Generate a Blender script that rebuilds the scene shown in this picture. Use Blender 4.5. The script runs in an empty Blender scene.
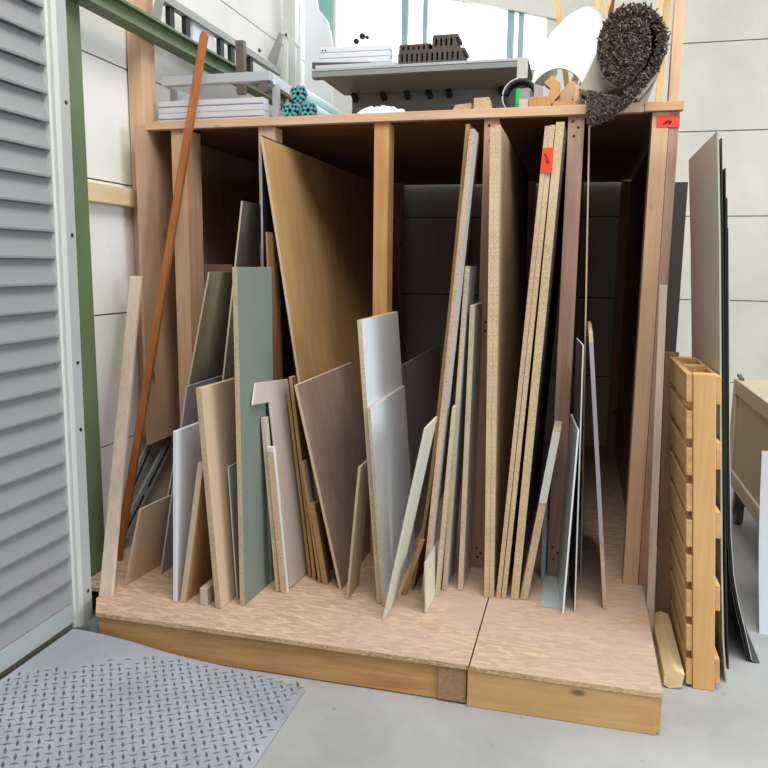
import bpy, math, random
from math import cos, sin, pi, radians, tan
from mathutils import Vector, Matrix, noise
random.seed(7)
C = bpy.context.scene.collection

# ------------------------------------------------------------------ camera
FPX, YAW, PIT, ROLL = 758.08, .2521, .15563, .01172
CAM = Vector((0, -3.437, 1.5798))
P = .16                                             # top of the rack's deck
_fw = Vector((-sin(YAW) * cos(PIT), cos(YAW) * cos(PIT), -sin(PIT)))
_r = Vector((cos(YAW), sin(YAW), 0))
_u = _r.cross(_fw)
RIGHT = cos(ROLL) * _r + sin(ROLL) * _u
UP = cos(ROLL) * _u - sin(ROLL) * _r

def ray(px, py):
    return _fw + RIGHT * ((px - 384) / FPX) - UP * ((py - 384) / FPX)

def at(px, py, X=None, Y=None, Z=None):
    d = ray(px, py)
    t = (X - CAM.x) / d.x if X is not None else (Y - CAM.y) / d.y if Y is not None else (Z - CAM.z) / d.z
    return CAM + d * t

def on_plane(px, py, p0, n):
    d = ray(px, py)
    return CAM + d * ((p0 - CAM).dot(n) / d.dot(n))

def depth(p):
    return (p - CAM).dot(_fw)

cd = bpy.data.cameras.new('camera')
cd.sensor_width = 36
cd.lens = FPX / 768 * 36
cd.clip_start = .05
cam = bpy.data.objects.new('camera', cd)
C.objects.link(cam)
cam.matrix_world = Matrix(((RIGHT.x, UP.x, -_fw.x, CAM.x), (RIGHT.y, UP.y, -_fw.y, CAM.y),
                           (RIGHT.z, UP.z, -_fw.z, CAM.z), (0, 0, 0, 1)))
bpy.context.scene.camera = cam

# ------------------------------------------------------------------ materials
def lin(c):
    return tuple((x / 12.92 if x <= .04045 else ((x + .055) / 1.055) ** 2.4) for x in (v / 255 for v in c)) + (1,)

def newmat(name):
    m = bpy.data.materials.new(name)
    m.use_nodes = True
    nt = m.node_tree
    return m, nt, nt.nodes['Principled BSDF']

def plain(name, c, rough=.6, metal=0., bump=0., bscale=60, vary=.08, vscale=6, emit=0, spec=.4):
    """paint or plastic: one colour with a faint mottling"""
    m, nt, b = newmat(name)
    N, L = nt.nodes, nt.links
    tc = N.new('ShaderNodeTexCoord')
    nz = N.new('ShaderNodeTexNoise'); nz.inputs['Scale'].default_value = vscale; nz.inputs['Detail'].default_value = 5
    L.new(tc.outputs['Object'], nz.inputs['Vector'])
    mx = N.new('ShaderNodeMix'); mx.data_type = 'RGBA'
    cl = lin(c)
    mx.inputs['A'].default_value = tuple(min(1, v * (1 - vary)) for v in cl[:3]) + (1,)
    mx.inputs['B'].default_value = tuple(min(1, v * (1 + vary)) for v in cl[:3]) + (1,)
    L.new(nz.outputs['Fac'], mx.inputs['Factor'])
    L.new(mx.outputs['Result'], b.inputs['Base Color'])
    b.inputs['Roughness'].default_value = rough
    b.inputs['Metallic'].default_value = metal
    b.inputs['Specular IOR Level'].default_value = spec
    if bump:
        n2 = N.new('ShaderNodeTexNoise'); n2.inputs['Scale'].default_value = bscale; n2.inputs['Detail'].default_value = 4
        L.new(tc.outputs['Object'], n2.inputs['Vector'])
        bp = N.new('ShaderNodeBump'); bp.inputs['Strength'].default_value = bump; bp.inputs['Distance'].default_value = .004
        L.new(n2.outputs['Fac'], bp.inputs['Height']); L.new(bp.outputs['Normal'], b.inputs['Normal'])
    return m

def wood(name, c1, c2, axis='Z', fine=38, along=1.6, rough=.7, knots=True, contrast=1.):
    """sawn timber: grain stretched along one axis, a few knots"""
    m, nt, b = newmat(name)
    N, L = nt.nodes, nt.links
    tc = N.new('ShaderNodeTexCoord')
    mp = N.new('ShaderNodeMapping')
    s = [fine, fine, fine]; s['XYZ'.index(axis)] = along
    mp.inputs['Scale'].default_value = s
    L.new(tc.outputs['Object'], mp.inputs['Vector'])
    g = N.new('ShaderNodeTexNoise'); g.inputs['Scale'].default_value = 1; g.inputs['Detail'].default_value = 7; g.inputs['Roughness'].default_value = .62
    g.inputs['Distortion'].default_value = .5
    L.new(mp.outputs['Vector'], g.inputs['Vector'])
    low = N.new('ShaderNodeTexNoise'); low.inputs['Scale'].default_value = 3.2; low.inputs['Detail'].default_value = 3
    L.new(tc.outputs['Object'], low.inputs['Vector'])
    ad = N.new('ShaderNodeMath'); ad.operation = 'MULTIPLY_ADD'; ad.inputs[1].default_value = .6
    L.new(low.outputs['Fac'], ad.inputs[0]); L.new(g.outputs['Fac'], ad.inputs[2])
    rp = N.new('ShaderNodeValToRGB')
    rp.color_ramp.elements[0].position = .8 - .22 * contrast; rp.color_ramp.elements[0].color = lin(c2)
    rp.color_ramp.elements[1].position = .8 + .2 * contrast; rp.color_ramp.elements[1].color = lin(c1)
    L.new(ad.outputs[0], rp.inputs['Fac'])
    col = rp.outputs['Color']
    if knots:
        mk = N.new('ShaderNodeMapping'); sk = [7., 7., 7.]; sk['XYZ'.index(axis)] = 3.2
        mk.inputs['Scale'].default_value = sk
        L.new(tc.outputs['Object'], mk.inputs['Vector'])
        vo = N.new('ShaderNodeTexVoronoi'); vo.inputs['Scale'].default_value = 1
        L.new(mk.outputs['Vector'], vo.inputs['Vector'])
        kr = N.new('ShaderNodeValToRGB')
        kr.color_ramp.elements[0].position = .06; kr.color_ramp.elements[0].color = (1, 1, 1, 1)
        kr.color_ramp.elements[1].position = .13; kr.color_ramp.elements[1].color = (0, 0, 0, 1)
        L.new(vo.outputs['Distance'], kr.inputs['Fac'])
        mx = N.new('ShaderNodeMix'); mx.data_type = 'RGBA'
        mx.inputs['B'].default_value = lin([v * .55 for v in c2])
        L.new(kr.outputs['Color'], mx.inputs['Factor']); L.new(col, mx.inputs['A'])
        col = mx.outputs['Result']
    L.new(col, b.inputs['Base Color'])
    b.inputs['Roughness'].default_value = rough
    bp = N.new('ShaderNodeBump'); bp.inputs['Strength'].default_value = .25; bp.inputs['Distance'].default_value = .002
    L.new(g.outputs['Fac'], bp.inputs['Height']); L.new(bp.outputs['Normal'], b.inputs['Normal'])
    return m

def speckle(name, c1, c2, scale=260, rough=.85, stretch=(1, 1, 1)):
    """pressed particles seen on a chipboard edge"""
    m, nt, b = newmat(name)
    N, L = nt.nodes, nt.links
    tc = N.new('ShaderNodeTexCoord')
    mp = N.new('ShaderNodeMapping'); mp.inputs['Scale'].default_value = stretch
    L.new(tc.outputs['Object'], mp.inputs['Vector'])
    vo = N.new('ShaderNodeTexVoronoi'); vo.inputs['Scale'].default_value = scale
    L.new(mp.outputs['Vector'], vo.inputs['Vector'])
    sp = N.new('ShaderNodeSeparateColor'); L.new(vo.outputs['Color'], sp.inputs['Color'])
    nz = N.new('ShaderNodeTexNoise'); nz.inputs['Scale'].default_value = 5; nz.inputs['Detail'].default_value = 3
    L.new(tc.outputs['Object'], nz.inputs['Vector'])
    ad = N.new('ShaderNodeMath'); ad.operation = 'MULTIPLY_ADD'; ad.inputs[1].default_value = .6
    L.new(sp.outputs[0], ad.inputs[0]); L.new(nz.outputs['Fac'], ad.inputs[2])
    rp = N.new('ShaderNodeValToRGB')
    rp.color_ramp.elements[0].position = .45; rp.color_ramp.elements[0].color = lin(c2)
    rp.color_ramp.elements[1].position = .95; rp.color_ramp.elements[1].color = lin(c1)
    L.new(ad.outputs[0], rp.inputs['Fac']); L.new(rp.outputs['Color'], b.inputs['Base Color'])
    b.inputs['Roughness'].default_value = rough
    b.inputs['Specular IOR Level'].default_value = .25
    return m

def osb(name):
    """strand board: flakes lying every way, dusted pink"""
    m, nt, b = newmat(name)
    N, L = nt.nodes, nt.links
    tc = N.new('ShaderNodeTexCoord')
    outs = []
    for ang, st in ((15, (26, 85, 20)), (80, (24, 90, 20)), (-45, (22, 80, 20))):
        mp = N.new('ShaderNodeMapping'); mp.inputs['Rotation'].default_value = (0, 0, radians(ang)); mp.inputs['Scale'].default_value = st
        L.new(tc.outputs['Object'], mp.inputs['Vector'])
        vo = N.new('ShaderNodeTexVoronoi'); vo.inputs['Scale'].default_value = 1.
        L.new(mp.outputs['Vector'], vo.inputs['Vector'])
        sp = N.new('ShaderNodeSeparateColor'); L.new(vo.outputs['Color'], sp.inputs['Color'])
        outs.append(sp.outputs[0])
    a1 = N.new('ShaderNodeMath'); a1.operation = 'MAXIMUM'; L.new(outs[0], a1.inputs[0]); L.new(outs[1], a1.inputs[1])
    a2 = N.new('ShaderNodeMath'); a2.operation = 'MINIMUM'; L.new(a1.outputs[0], a2.inputs[0]); L.new(outs[2], a2.inputs[1])
    a3 = N.new('ShaderNodeMath'); a3.operation = 'MULTIPLY'; a3.inputs[1].default_value = 1.1; L.new(a2.outputs[0], a3.inputs[0])
    rp = N.new('ShaderNodeValToRGB')
    e = rp.color_ramp.elements
    e[0].position = .1; e[0].color = lin((180, 150, 124))
    e[1].position = .9; e[1].color = lin((212, 184, 154))
    e.new(.45).color = lin((192, 163, 138))
    L.new(a3.outputs[0], rp.inputs['Fac'])
    nz = N.new('ShaderNodeTexNoise'); nz.inputs['Scale'].default_value = 2.6; nz.inputs['Detail'].default_value = 6
    L.new(tc.outputs['Object'], nz.inputs['Vector'])
    r2 = N.new('ShaderNodeValToRGB'); r2.color_ramp.elements[0].position = .42; r2.color_ramp.elements[1].position = .68
    r2.color_ramp.elements[1].color = (.85, .85, .85, 1)
    L.new(nz.outputs['Fac'], r2.inputs['Fac'])
    mx = N.new('ShaderNodeMix'); mx.data_type = 'RGBA'; mx.inputs['B'].default_value = lin((188, 162, 148))
    L.new(r2.outputs['Color'], mx.inputs['Factor']); L.new(rp.outputs['Color'], mx.inputs['A'])
    L.new(mx.outputs['Result'], b.inputs['Base Color'])
    b.inputs['Roughness'].default_value = .8
    bp = N.new('ShaderNodeBump'); bp.inputs['Strength'].default_value = .3; bp.inputs['Distance'].default_value = .002
    L.new(a3.outputs[0], bp.inputs['Height']); L.new(bp.outputs['Normal'], b.inputs['Normal'])
    return m

def concrete(name, c, dark, scale=1.6, rough=.85, lo=.35, hi=.7):
    m, nt, b = newmat(name)
    N, L = nt.nodes, nt.links
    tc = N.new('ShaderNodeTexCoord')
    n1 = N.new('ShaderNodeTexNoise'); n1.inputs['Scale'].default_value = scale; n1.inputs['Detail'].default_value = 9; n1.inputs['Roughness'].default_value = .6
    L.new(tc.outputs['Object'], n1.inputs['Vector'])
    rp = N.new('ShaderNodeValToRGB')
    rp.color_ramp.elements[0].position = lo; rp.color_ramp.elements[0].color = lin(dark)
    rp.color_ramp.elements[1].position = hi; rp.color_ramp.elements[1].color = lin(c)
    L.new(n1.outputs['Fac'], rp.inputs['Fac'])
    n2 = N.new('ShaderNodeTexNoise'); n2.inputs['Scale'].default_value = 28; n2.inputs['Detail'].default_value = 3
    L.new(tc.outputs['Object'], n2.inputs['Vector'])
    r2 = N.new('ShaderNodeValToRGB')
    r2.color_ramp.elements[0].position = .69; r2.color_ramp.elements[0].color = (0, 0, 0, 1)
    r2.color_ramp.elements[1].position = .78; r2.color_ramp.elements[1].color = (.35, .35, .35, 1)
    L.new(n2.outputs['Fac'], r2.inputs['Fac'])
    mx = N.new('ShaderNodeMix'); mx.data_type = 'RGBA'; mx.inputs['B'].default_value = lin([v * .6 for v in dark])
    L.new(r2.outputs['Color'], mx.inputs['Factor']); L.new(rp.outputs['Color'], mx.inputs['A'])
    L.new(mx.outputs['Result'], b.inputs['Base Color'])
    b.inputs['Roughness'].default_value = rough
    b.inputs['Specular IOR Level'].default_value = .3
    bp = N.new('ShaderNodeBump'); bp.inputs['Strength'].default_value = .2; bp.inputs['Distance'].default_value = .004
    L.new(n2.outputs['Fac'], bp.inputs['Height']); L.new(bp.outputs['Normal'], b.inputs['Normal'])
    return m

def pane(name, c, alpha_mix=.5, rough=.25):
    """translucent sheet"""
    m, nt, b = newmat(name)
    b.inputs['Base Color'].default_value = lin(c)
    b.inputs['Roughness'].default_value = rough
    b.inputs['Transmission Weight'].default_value = alpha_mix
    b.inputs['IOR'].default_value = 1.3
    return m

def glow(name, c, s):
    m, nt, b = newmat(name)
    b.inputs['Base Color'].default_value = (.8, .8, .8, 1)
    b.inputs['Emission Color'].default_value = lin(c)
    b.inputs['Emission Strength'].default_value = s
    return m

M = dict(
    orange=wood('pine_orange', (214, 166, 108), (184, 132, 78), 'Z'),
    pine=wood('pine_light', (216, 182, 150), (196, 156, 122), 'Z'),
    pink=wood('rough_sawn_pink', (190, 156, 138), (160, 124, 106), 'Z'),
    pineX=wood('pine_light_lengthways', (206, 168, 124), (182, 138, 94), 'X'),
    railX=wood('front_rail_pine', (222, 188, 158), (200, 160, 126), 'X', contrast=1.3),
    fasciaL=wood('fascia_brown', (206, 160, 104), (172, 124, 76), 'X', along=2.2),
    fasciaR=wood('fascia_tan', (212, 172, 118), (190, 146, 94), 'X', along=2.2),
    pineY=wood('pine_deep', (208, 166, 118), (178, 130, 84), 'Y'),
    pallet=wood('pallet_timber', (216, 176, 118), (198, 152, 94), 'Z', knots=False),
    palletY=wood('pallet_board', (212, 174, 122), (184, 142, 94), 'Y', knots=False),
    stained=wood('stained_batten', (176, 108, 54), (146, 84, 38), 'Z', knots=False),
    palebatten=wood('grey_pink_batten', (214, 196, 182), (192, 172, 158), 'Z', knots=False),
    beigebatten=wood('beige_batten', (222, 200, 172), (204, 178, 148), 'Z', knots=False),
    yellow=wood('yellow_batten', (236, 206, 140), (214, 176, 106), 'Z', knots=False),
    cream=wood('cream_timber', (222, 200, 158), (206, 180, 134), 'Y', knots=False),
    plyside=wood('side_plywood', (200, 168, 142), (168, 136, 110), 'Z', fine=9, along=.8, contrast=1.4),
    ply=wood('plywood_face', (190, 152, 104), (172, 132, 84), 'Z', fine=14, along=.7, knots=False),
    plydark=wood('plywood_dull', (140, 104, 70), (112, 80, 52), 'X', fine=12, along=.8, knots=False),
    brownface=wood('brown_panel_face', (170, 148, 134), (150, 126, 112), 'Z', fine=10, along=1, knots=False),
    hardboard=speckle('hardboard_edge', (178, 146, 98), (150, 116, 70), 320),
    hardface=plain('hardboard_face', (122, 88, 58), .6),
    chip=speckle('chipboard_edge', (210, 188, 152), (180, 154, 118)),
    chipgrey=speckle('chipboard_edge_pale', (208, 192, 164), (176, 158, 132)),
    chippink=speckle('chipboard_edge_pink', (208, 180, 152), (178, 146, 120)),
    mdf=plain('mdf_face', (188, 166, 136), .7, vary=.05),
    mdfedge=plain('mdf_edge', (206, 186, 158), .75),
    beige=plain('beige_face', (206, 178, 148), .65, vary=.06),
    greypink=plain('grey_pink_face', (196, 180, 172), .6, vary=.05),
    green=plain('green_mdf_face', (119, 131, 123), .65, vary=.06),
    white=plain('white_laminate', (230, 235, 243), .35, vary=.02),
    offwhite=plain('white_edge', (214, 212, 204), .6, vary=.05),
    palegreen=plain('pale_green_white', (214, 214, 198), .45, vary=.03),
    greylam=plain('grey_laminate', (186, 188, 192), .4, vary=.03),
    lilac=plain('grey_lilac', (172, 168, 174), .45, vary=.05),
    darkgrey=plain('dark_grey_laminate', (146, 140, 136), .45, vary=.06),
    darkgreen=concrete('dark_green_brown_face', (176, 166, 138), (118, 110, 92), 2.2, .5),
    darkface=plain('charcoal_face', (104, 96, 88), .5, vary=.1),
    blueface=plain('blue_black_face', (58, 62, 76), .4, vary=.05),
    darkpink=plain('dark_pink_brown', (128, 106, 92), .6),
    teal=plain('teal_acrylic', (150, 180, 182), .2, vary=.04),
    galv=plain('galvanised_sheet', (190, 196, 198), .5, .15, vary=.12, vscale=14),
    steelgrey=plain('painted_steel_grey', (152, 156, 154), .5, vary=.05),
    slotgrey=plain('grey_channel', (150, 160, 160), .5, vary=.05),
    alu=plain('aluminium', (198, 202, 206), .4, .3, vary=.04),
    alulilac=plain('pale_rail_paint', (208, 210, 218), .45, vary=.03),
    jamb=plain('pale_frame_paint', (206, 210, 206), .45, vary=.03),
    jambgrey=plain('grey_frame_paint', (172, 178, 178), .45, vary=.03),
    louvre=plain('louvre_paint', (142, 143, 145), .5, vary=.04),
    greensteel=plain('green_steel_paint', (98, 116, 82), .55, vary=.14, vscale=9),
    dark=plain('black_rubber', (34, 34, 36), .6),
    darkbrown=plain('dark_brown_grille', (92, 82, 76), .7, vary=.15, vscale=30),
    screw=plain('dark_screw', (52, 40, 34), .5),
    red=plain('red_sticker', (236, 72, 52), .55, vary=.04),
    ink=plain('dark_ink', (120, 26, 20), .6),
    tealend=plain('teal_end_cap', (92, 160, 168), .45, vary=.1),
    tealdark=plain('teal_inside', (24, 62, 78), .5),
    whitepl=plain('white_plastic', (232, 238, 244), .35, vary=.02),
    backing=plain('carpet_backing', (190, 186, 172), .9, bump=.5, bscale=240),
    pile=plain('shag_pile', (104, 92, 84), .95, vary=.5, vscale=55, spec=.05),
    pilelight=plain('shag_pile_grey', (150, 142, 134), .95, vary=.4, vscale=70, spec=.05),
    beigecab=plain('beige_cabinet', (206, 196, 170), .55, vary=.03),
    beigein=plain('beige_cabinet_panel', (200, 189, 162), .55, vary=.03),
    sheetplastic=plain('beige_grey_plastic', (208, 203, 186), .3, vary=.05),
    sheetgreen=plain('green_tint_edge', (176, 186, 164), .35),
    palesheet=plain('pale_grey_sheet', (194, 198, 204), .35, vary=.02),
    darksheet=plain('dark_sheet_face', (52, 51, 48), .5),  # thin dark sheets, and the painted shade in the gap beside the rack
    greenlabel=plain('green_label', (40, 190, 90), .5),
    bluelabel=plain('pale_blue_label', (176, 192, 208), .5, vary=.1, vscale=60),
    bag=plain('clear_bag', (226, 236, 236), .25, vary=.12, vscale=22),
    winteal=plain('teal_window_paint', (130, 184, 172), .5),
    winframe=plain('blue_grey_frame', (150, 176, 188), .4),
    osb=osb('osb_deck'),
    osbedge=speckle('osb_edge', (214, 184, 144), (160, 122, 84), 90, stretch=(1, 1, 4)),
    wallL=concrete('wall_block_pale', (243, 243, 240), (222, 222, 217), 1.3, lo=.3),
    wallB=concrete('wall_block_grey', (232, 231, 222), (208, 207, 198), 1.2, lo=.3),
    joint=plain('wall_joint', (110, 112, 108), .9),
    floor=concrete('floor_concrete', (178, 179, 179), (148, 149, 148), 1.4, .6, lo=.3),
    steelplate=concrete('tread_plate_steel', (172, 176, 186), (146, 150, 159), 2.4, .42),
    lozenge=plain('tread_lozenge', (96, 100, 112), .4, .2),
    windowglow=glow('frosted_daylight', (246, 252, 255), 1.6),
)

# ------------------------------------------------------------------ mesh helpers
class MB:
    def __init__(s):
        s.v, s.f, s.m = [], [], []
    def add(s, verts, faces, m=0):
        k = len(s.v)
        s.v += [Vector(x) for x in verts]
        for i, f in enumerate(faces):
            s.f.append(tuple(k + j for j in f)); s.m.append(m[i] if isinstance(m, (list, tuple)) else m)
        return s
    def hexa(s, p, m=0):                 # p: 4 bottom (ccw from above), 4 top
        return s.add(p, [(3, 2, 1, 0), (4, 5, 6, 7), (0, 1, 5, 4), (1, 2, 6, 5), (2, 3, 7, 6), (3, 0, 4, 7)], m)
    def box(s, lo, hi, m=0):
        (a, b, c), (d, e, f) = lo, hi
        return s.hexa([(a, b, c), (d, b, c), (d, e, c), (a, e, c), (a, b, f), (d, b, f), (d, e, f), (a, e, f)], m)
    def prism(s, poly, off, m_cap=0, m_side=None):
        n = len(poly); poly = [Vector(p) for p in poly]; off = Vector(off)
        ms = m_cap if m_side is None else m_side
        faces = [tuple(range(n))[::-1], tuple(range(n, 2 * n))] + [(i, (i + 1) % n, n + (i + 1) % n, n + i) for i in range(n)]
        return s.add(poly + [p + off for p in poly], faces, [m_cap, m_cap] + [ms] * n)
    def tube(s, path, r, n=12, m=0, cap=True):
        path = [Vector(p) for p in path]; k = len(path); vs = []
        for i, p in enumerate(path):
            t = (path[min(i + 1, k - 1)] - path[max(i - 1, 0)]).normalized()
            a = t.cross(Vector((0, 0, 1)))
            if a.length < .05: a = t.cross(Vector((1, 0, 0)))
            a.normalize(); b = t.cross(a)
            rr = r[i] if isinstance(r, (list, tuple)) else r
            vs += [p + (a * cos(2 * pi * j / n) + b * sin(2 * pi * j / n)) * rr for j in range(n)]
        fs = [(i * n + j, i * n + (j + 1) % n, (i + 1) * n + (j + 1) % n, (i + 1) * n + j) for i in range(k - 1) for j in range(n)]
        if cap: fs += [tuple(range(n))[::-1], tuple(range((k - 1) * n, k * n))]
        return s.add(vs, fs, m)
    def bar(s, a, b, w, h, m=0, up=(0, 0, 1)):      # a square bar from a to b
        a, b, up = Vector(a), Vector(b), Vector(up)
        t = (b - a).normalized(); x = t.cross(up).normalized() * w / 2; y = x.normalized().cross(t) * h / 2
        return s.hexa([a - x - y, a + x - y, b + x - y, b - x - y, a - x + y, a + x + y, b + x + y, b - x + y], m)
    def build(s, name, mats, parent=None, origin=None, smooth=False, bevel=0.):
        if not isinstance(mats, (list, tuple)): mats = [mats]
        o0 = Vector(origin) if origin is not None else (Vector(parent['_o']) if parent is not None and '_o' in parent else None)
        if o0 is None:
            zs = min(v.z for v in s.v)
            o0 = Vector((sum(v.x for v in s.v) / len(s.v), sum(v.y for v in s.v) / len(s.v), zs))
        me = bpy.data.meshes.new(name)
        me.from_pydata([v - o0 for v in s.v], [], s.f)
        for m in mats: me.materials.append(M[m] if isinstance(m, str) else m)
        me.polygons.foreach_set('material_index', s.m)
        if smooth: me.polygons.foreach_set('use_smooth', [True] * len(me.polygons))
        me.update()
        import bmesh
        bm = bmesh.new(); bm.from_mesh(me); bmesh.ops.recalc_face_normals(bm, faces=bm.faces)
        bm.to_mesh(me); bm.free()
        o = bpy.data.objects.new(name, me); C.objects.link(o)
        if parent is not None:
            o.parent = parent; o['_o'] = tuple(o0)
        else:
            o.location = o0; o['_o'] = tuple(o0)
        if bevel:
            b = o.modifiers.new('bevel', 'BEVEL'); b.width = bevel; b.segments = 2; b.limit_method = 'ANGLE'
        return o

def tag(o, label=None, cat=None, group=None, kind=None):
    if label: o['label'] = label
    if cat: o['category'] = cat
    if group: o['group'] = group
    if kind: o['kind'] = kind
    return o

def thing(name, loc, label, cat, group=None, kind=None):
    o = bpy.data.objects.new(name, None); C.objects.link(o)
    o.location = loc; o['_o'] = tuple(loc); o.empty_display_size = .1
    return tag(o, label, cat, group, kind)

# ------------------------------------------------------------------ setting
FLOOR = MB().box((-2.6, -4.6, -.12), (3.2, 2.95, 0))
tag(FLOOR.build('floor', 'floor'), 'pale grey concrete workshop floor', kind='structure')

XW, YB = -2.2, 2.8
def wall_blocks(zs, boxf, holes=None):
    b = MB()
    for z0, z1 in zip(zs[:-1], zs[1:]):
        boxf(b, z0 + .004, z1 - .004)
    return b
zl = [0, .06, .695, 1.33, 1.955, 2.505, 3.15, 3.79, 4.4]
bl = wall_blocks(zl, lambda b, a, c: b.box((XW - .15, -.75, a), (XW, YB, c)))
bl.box((XW - .16, -.75, 0), (XW - .012, YB, 4.4), 1)
tag(bl.build('wall_left', ['wallL', 'joint']), 'white block wall behind the green column', kind='structure')
zb = [0, .09, .72, 1.345, 1.97, 2.585, 3.21]
WX0, WX1, WZ = -2.05, -.36, 3.08
bb = MB()
for z0, z1 in zip(zb[:-1], zb[1:]):
    if z1 < WZ + .2 and z1 < 3.2:
        bb.box((XW, YB, z0 + .004), (3.2, YB + .15, z1 - .004))
bb.box((XW, YB, 2.589), (WX0, YB + .15, 4.4)); bb.box((WX0, YB, 2.589), (WX1, YB + .15, WZ))
bb.box((WX1, YB, 2.589), (3.2, YB + .15, 3.206)); bb.box((WX1, YB, 3.214), (3.2, YB + .15, 4.4))
bb.box((XW, YB + .012, 0), (3.2, YB + .14, 2.6), 1); bb.box((WX1 + .02, YB + .012, 2.6), (3.2, YB + .14, 4.4), 1)
tag(bb.build('wall_back', ['wallB', 'joint']), 'pale concrete block wall behind the rack', kind='structure')

# daylit window above the rack
win = thing('window_1', (-1.2, YB + .05, WZ), 'tall bright frosted window above the steel shelf', None, kind='structure')
MB().box((WX0, YB + .08, WZ), (WX1, YB + .1, 4.4)).build('pane', 'windowglow', win)
wf = MB()
for px, w in ((404, .05), (424.5, .035), (510.5, .05), (521, .04)):
    x = at(px, 20, Y=YB).x
    wf.box((x - w / 2, YB + .02, WZ), (x + w / 2, YB + .08, 4.4))
wf.box((WX0, YB - .02, WZ - .04), (WX1, YB + .08, WZ))
wf.build('frame', 'winframe', win)
tq = MB()
x0, x1 = at(322, 5, Y=YB).x, at(333, 5, Y=YB).x
tq.box((x0, YB - .04, WZ), (x1, YB + .06, 4.4)); 
tq.build('side_jamb', 'winteal', win)
# sloping concrete lintel over the window's right half
tag(MB().prism([at(448, -2, Y=YB - .02), at(525, 12, Y=YB - .02), at(560, 20, Y=YB - .02), at(560, -30, Y=YB - .02), at(448, -30, Y=YB - .02)], (0, .06, 0)).build('trim_1', 'wallB'),
    'concrete slope above the window', kind='structure')

# ------------------------------------------------------------------ louvred door on the left
ZD = .07
j0 = at(80, 625, Z=ZD); j1 = at(95.5, 618, Z=ZD)
XD = j0.x
j1 = at(93, 614, X=XD)
LEAN = (at(50.5, 0, Y=j0.y).x - XD) / (at(50.5, 0, Y=j0.y).z - ZD)
def dx(z): return LEAN * (z - ZD)
door = thing('door_1', (XD, j0.y - .5, 0), 'grey louvred metal door on the left', None, kind='structure')
DY0, DY1 = -3.3, j0.y - .002
ZT = 2.75
lou = MB()
zb0 = .165; pitch = .1015
n = int((ZT - .1 - zb0) / pitch)
for i in range(n):
    z0 = zb0 + i * pitch; z1 = z0 + pitch
    prof = [(.002, z0 + .004), (.003, z0 + .012), (-.001, z0 + .022), (-.011, z0 + .05), (-.021, z0 + .078), (-.028, z1 + .012), (-.036, z1 + .012), (-.012, z0 + .004)]
    poly = [(XD - .023 + dx(z) + x, DY0, z) for x, z in prof]
    lou.prism(poly, (0, DY1 - DY0 - .01, 0))
lou.build('louvre_panel', 'louvre', door)
def slab(b, y0, y1, xa, xb, z0, z1, m=0):
    b.hexa([(XD + xa + dx(z0), y0, z0), (XD + xb + dx(z0), y0, z0), (XD + xb + dx(z0), y1, z0), (XD + xa + dx(z0), y1, z0),
            (XD + xa + dx(z1), y0, z1), (XD + xb + dx(z1), y0, z1), (XD + xb + dx(z1), y1, z1), (XD + xa + dx(z1), y1, z1)], m)
    return b
jm = MB(); slab(jm, j0.y, j0.y + .03, -.07, .0, ZD - .01, ZT); slab(jm, j0.y - .014, j0.y + .001, -.07, -.016, ZD - .01, ZT)
jm.build('jamb', 'jamb', door, bevel=.002)
jg = MB(); slab(jg, j0.y + .03, j1.y, -.07, -.002, ZD - .01, ZT)
jgo = jg.build('jamb_flange', 'jambgrey', door)
rl = MB(); slab(rl, DY0, DY1 - .013, -.055, -.018, ZD + .018, zb0 + .004); slab(rl, DY0, DY1 - .013, -.055, -.018, ZT - .1, ZT)
rl.build('bottom_rail', 'jambgrey', door)
sl = MB(); slab(sl, DY0, DY1, -.06, -.026, ZD - .05, ZD + .02)
sl.build('track', 'darkface', door)
bk = MB(); slab(bk, DY0, DY1, -.068, -.06, ZD, ZT)
bk.build('back_sheet', 'jambgrey', door)
for px, py in ((64.5, 102), (71, 235), (77, 363), (82, 430), (90, 592)):
    p = at(px, py, Y=(j0.y + j1.y) / 2 + .012)
    xx = XD - .004 + dx(p.z)
    MB().tube([(xx - .003, (j0.y + j1.y) / 2 + .02, p.z), (xx + .004, (j0.y + j1.y) / 2 + .02, p.z)], .008, 10).build('screw', 'screw', jgo)
p = at(75, 327, Y=(j0.y + j1.y) / 2 + .015)
lb = MB(); slab(lb, j0.y + .04, j1.y - .006, -.004, -.0025, p.z - .07, p.z + .075)
lb.build('label_sticker', 'bluelabel', jgo)

# green steel column and beam
gc = MB()
gc.box((-2.2, -.72, 0), (-2.1, -.48, 4.0)); 
tag(gc.build('trim_2', 'greensteel', bevel=.004), 'green painted steel column beside the louvred door', kind='structure')
gb = MB()
BX = -2.02; bz0, bz1 = at(130, 22, X=BX).z, at(130, 3, X=BX).z
gb.box((BX - .085, -.6, bz0), (BX, YB, bz0 + .012)); gb.box((BX - .085, -.6, bz0 + .012), (BX - .03, YB, bz1 - .012)); gb.box((BX - .085, -.6, bz1 - .012), (BX, YB, bz1))
tag(gb.build('trim_3', 'greensteel'), 'green painted steel beam running back along the left wall', kind='structure')
# horizontal timber on the left wall, upright timber at the rack's corner
p = at(110, 195, X=-2.17)
hb = MB().box((-2.199, -.478, p.z - .042), (-2.15, -.004, p.z + .042))
tag(hb.build('wall_batten', 'cream', bevel=.003), 'short pale timber rail fixed across the white left wall', 'timber')
up = MB().box((-2.19, 0.0, .68), (-2.112, .12, 4.0))
tag(up.build('timber_post', 'pine', bevel=.003), 'tall timber post rising past the shelf top beside the white left wall', 'timber post')

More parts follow.
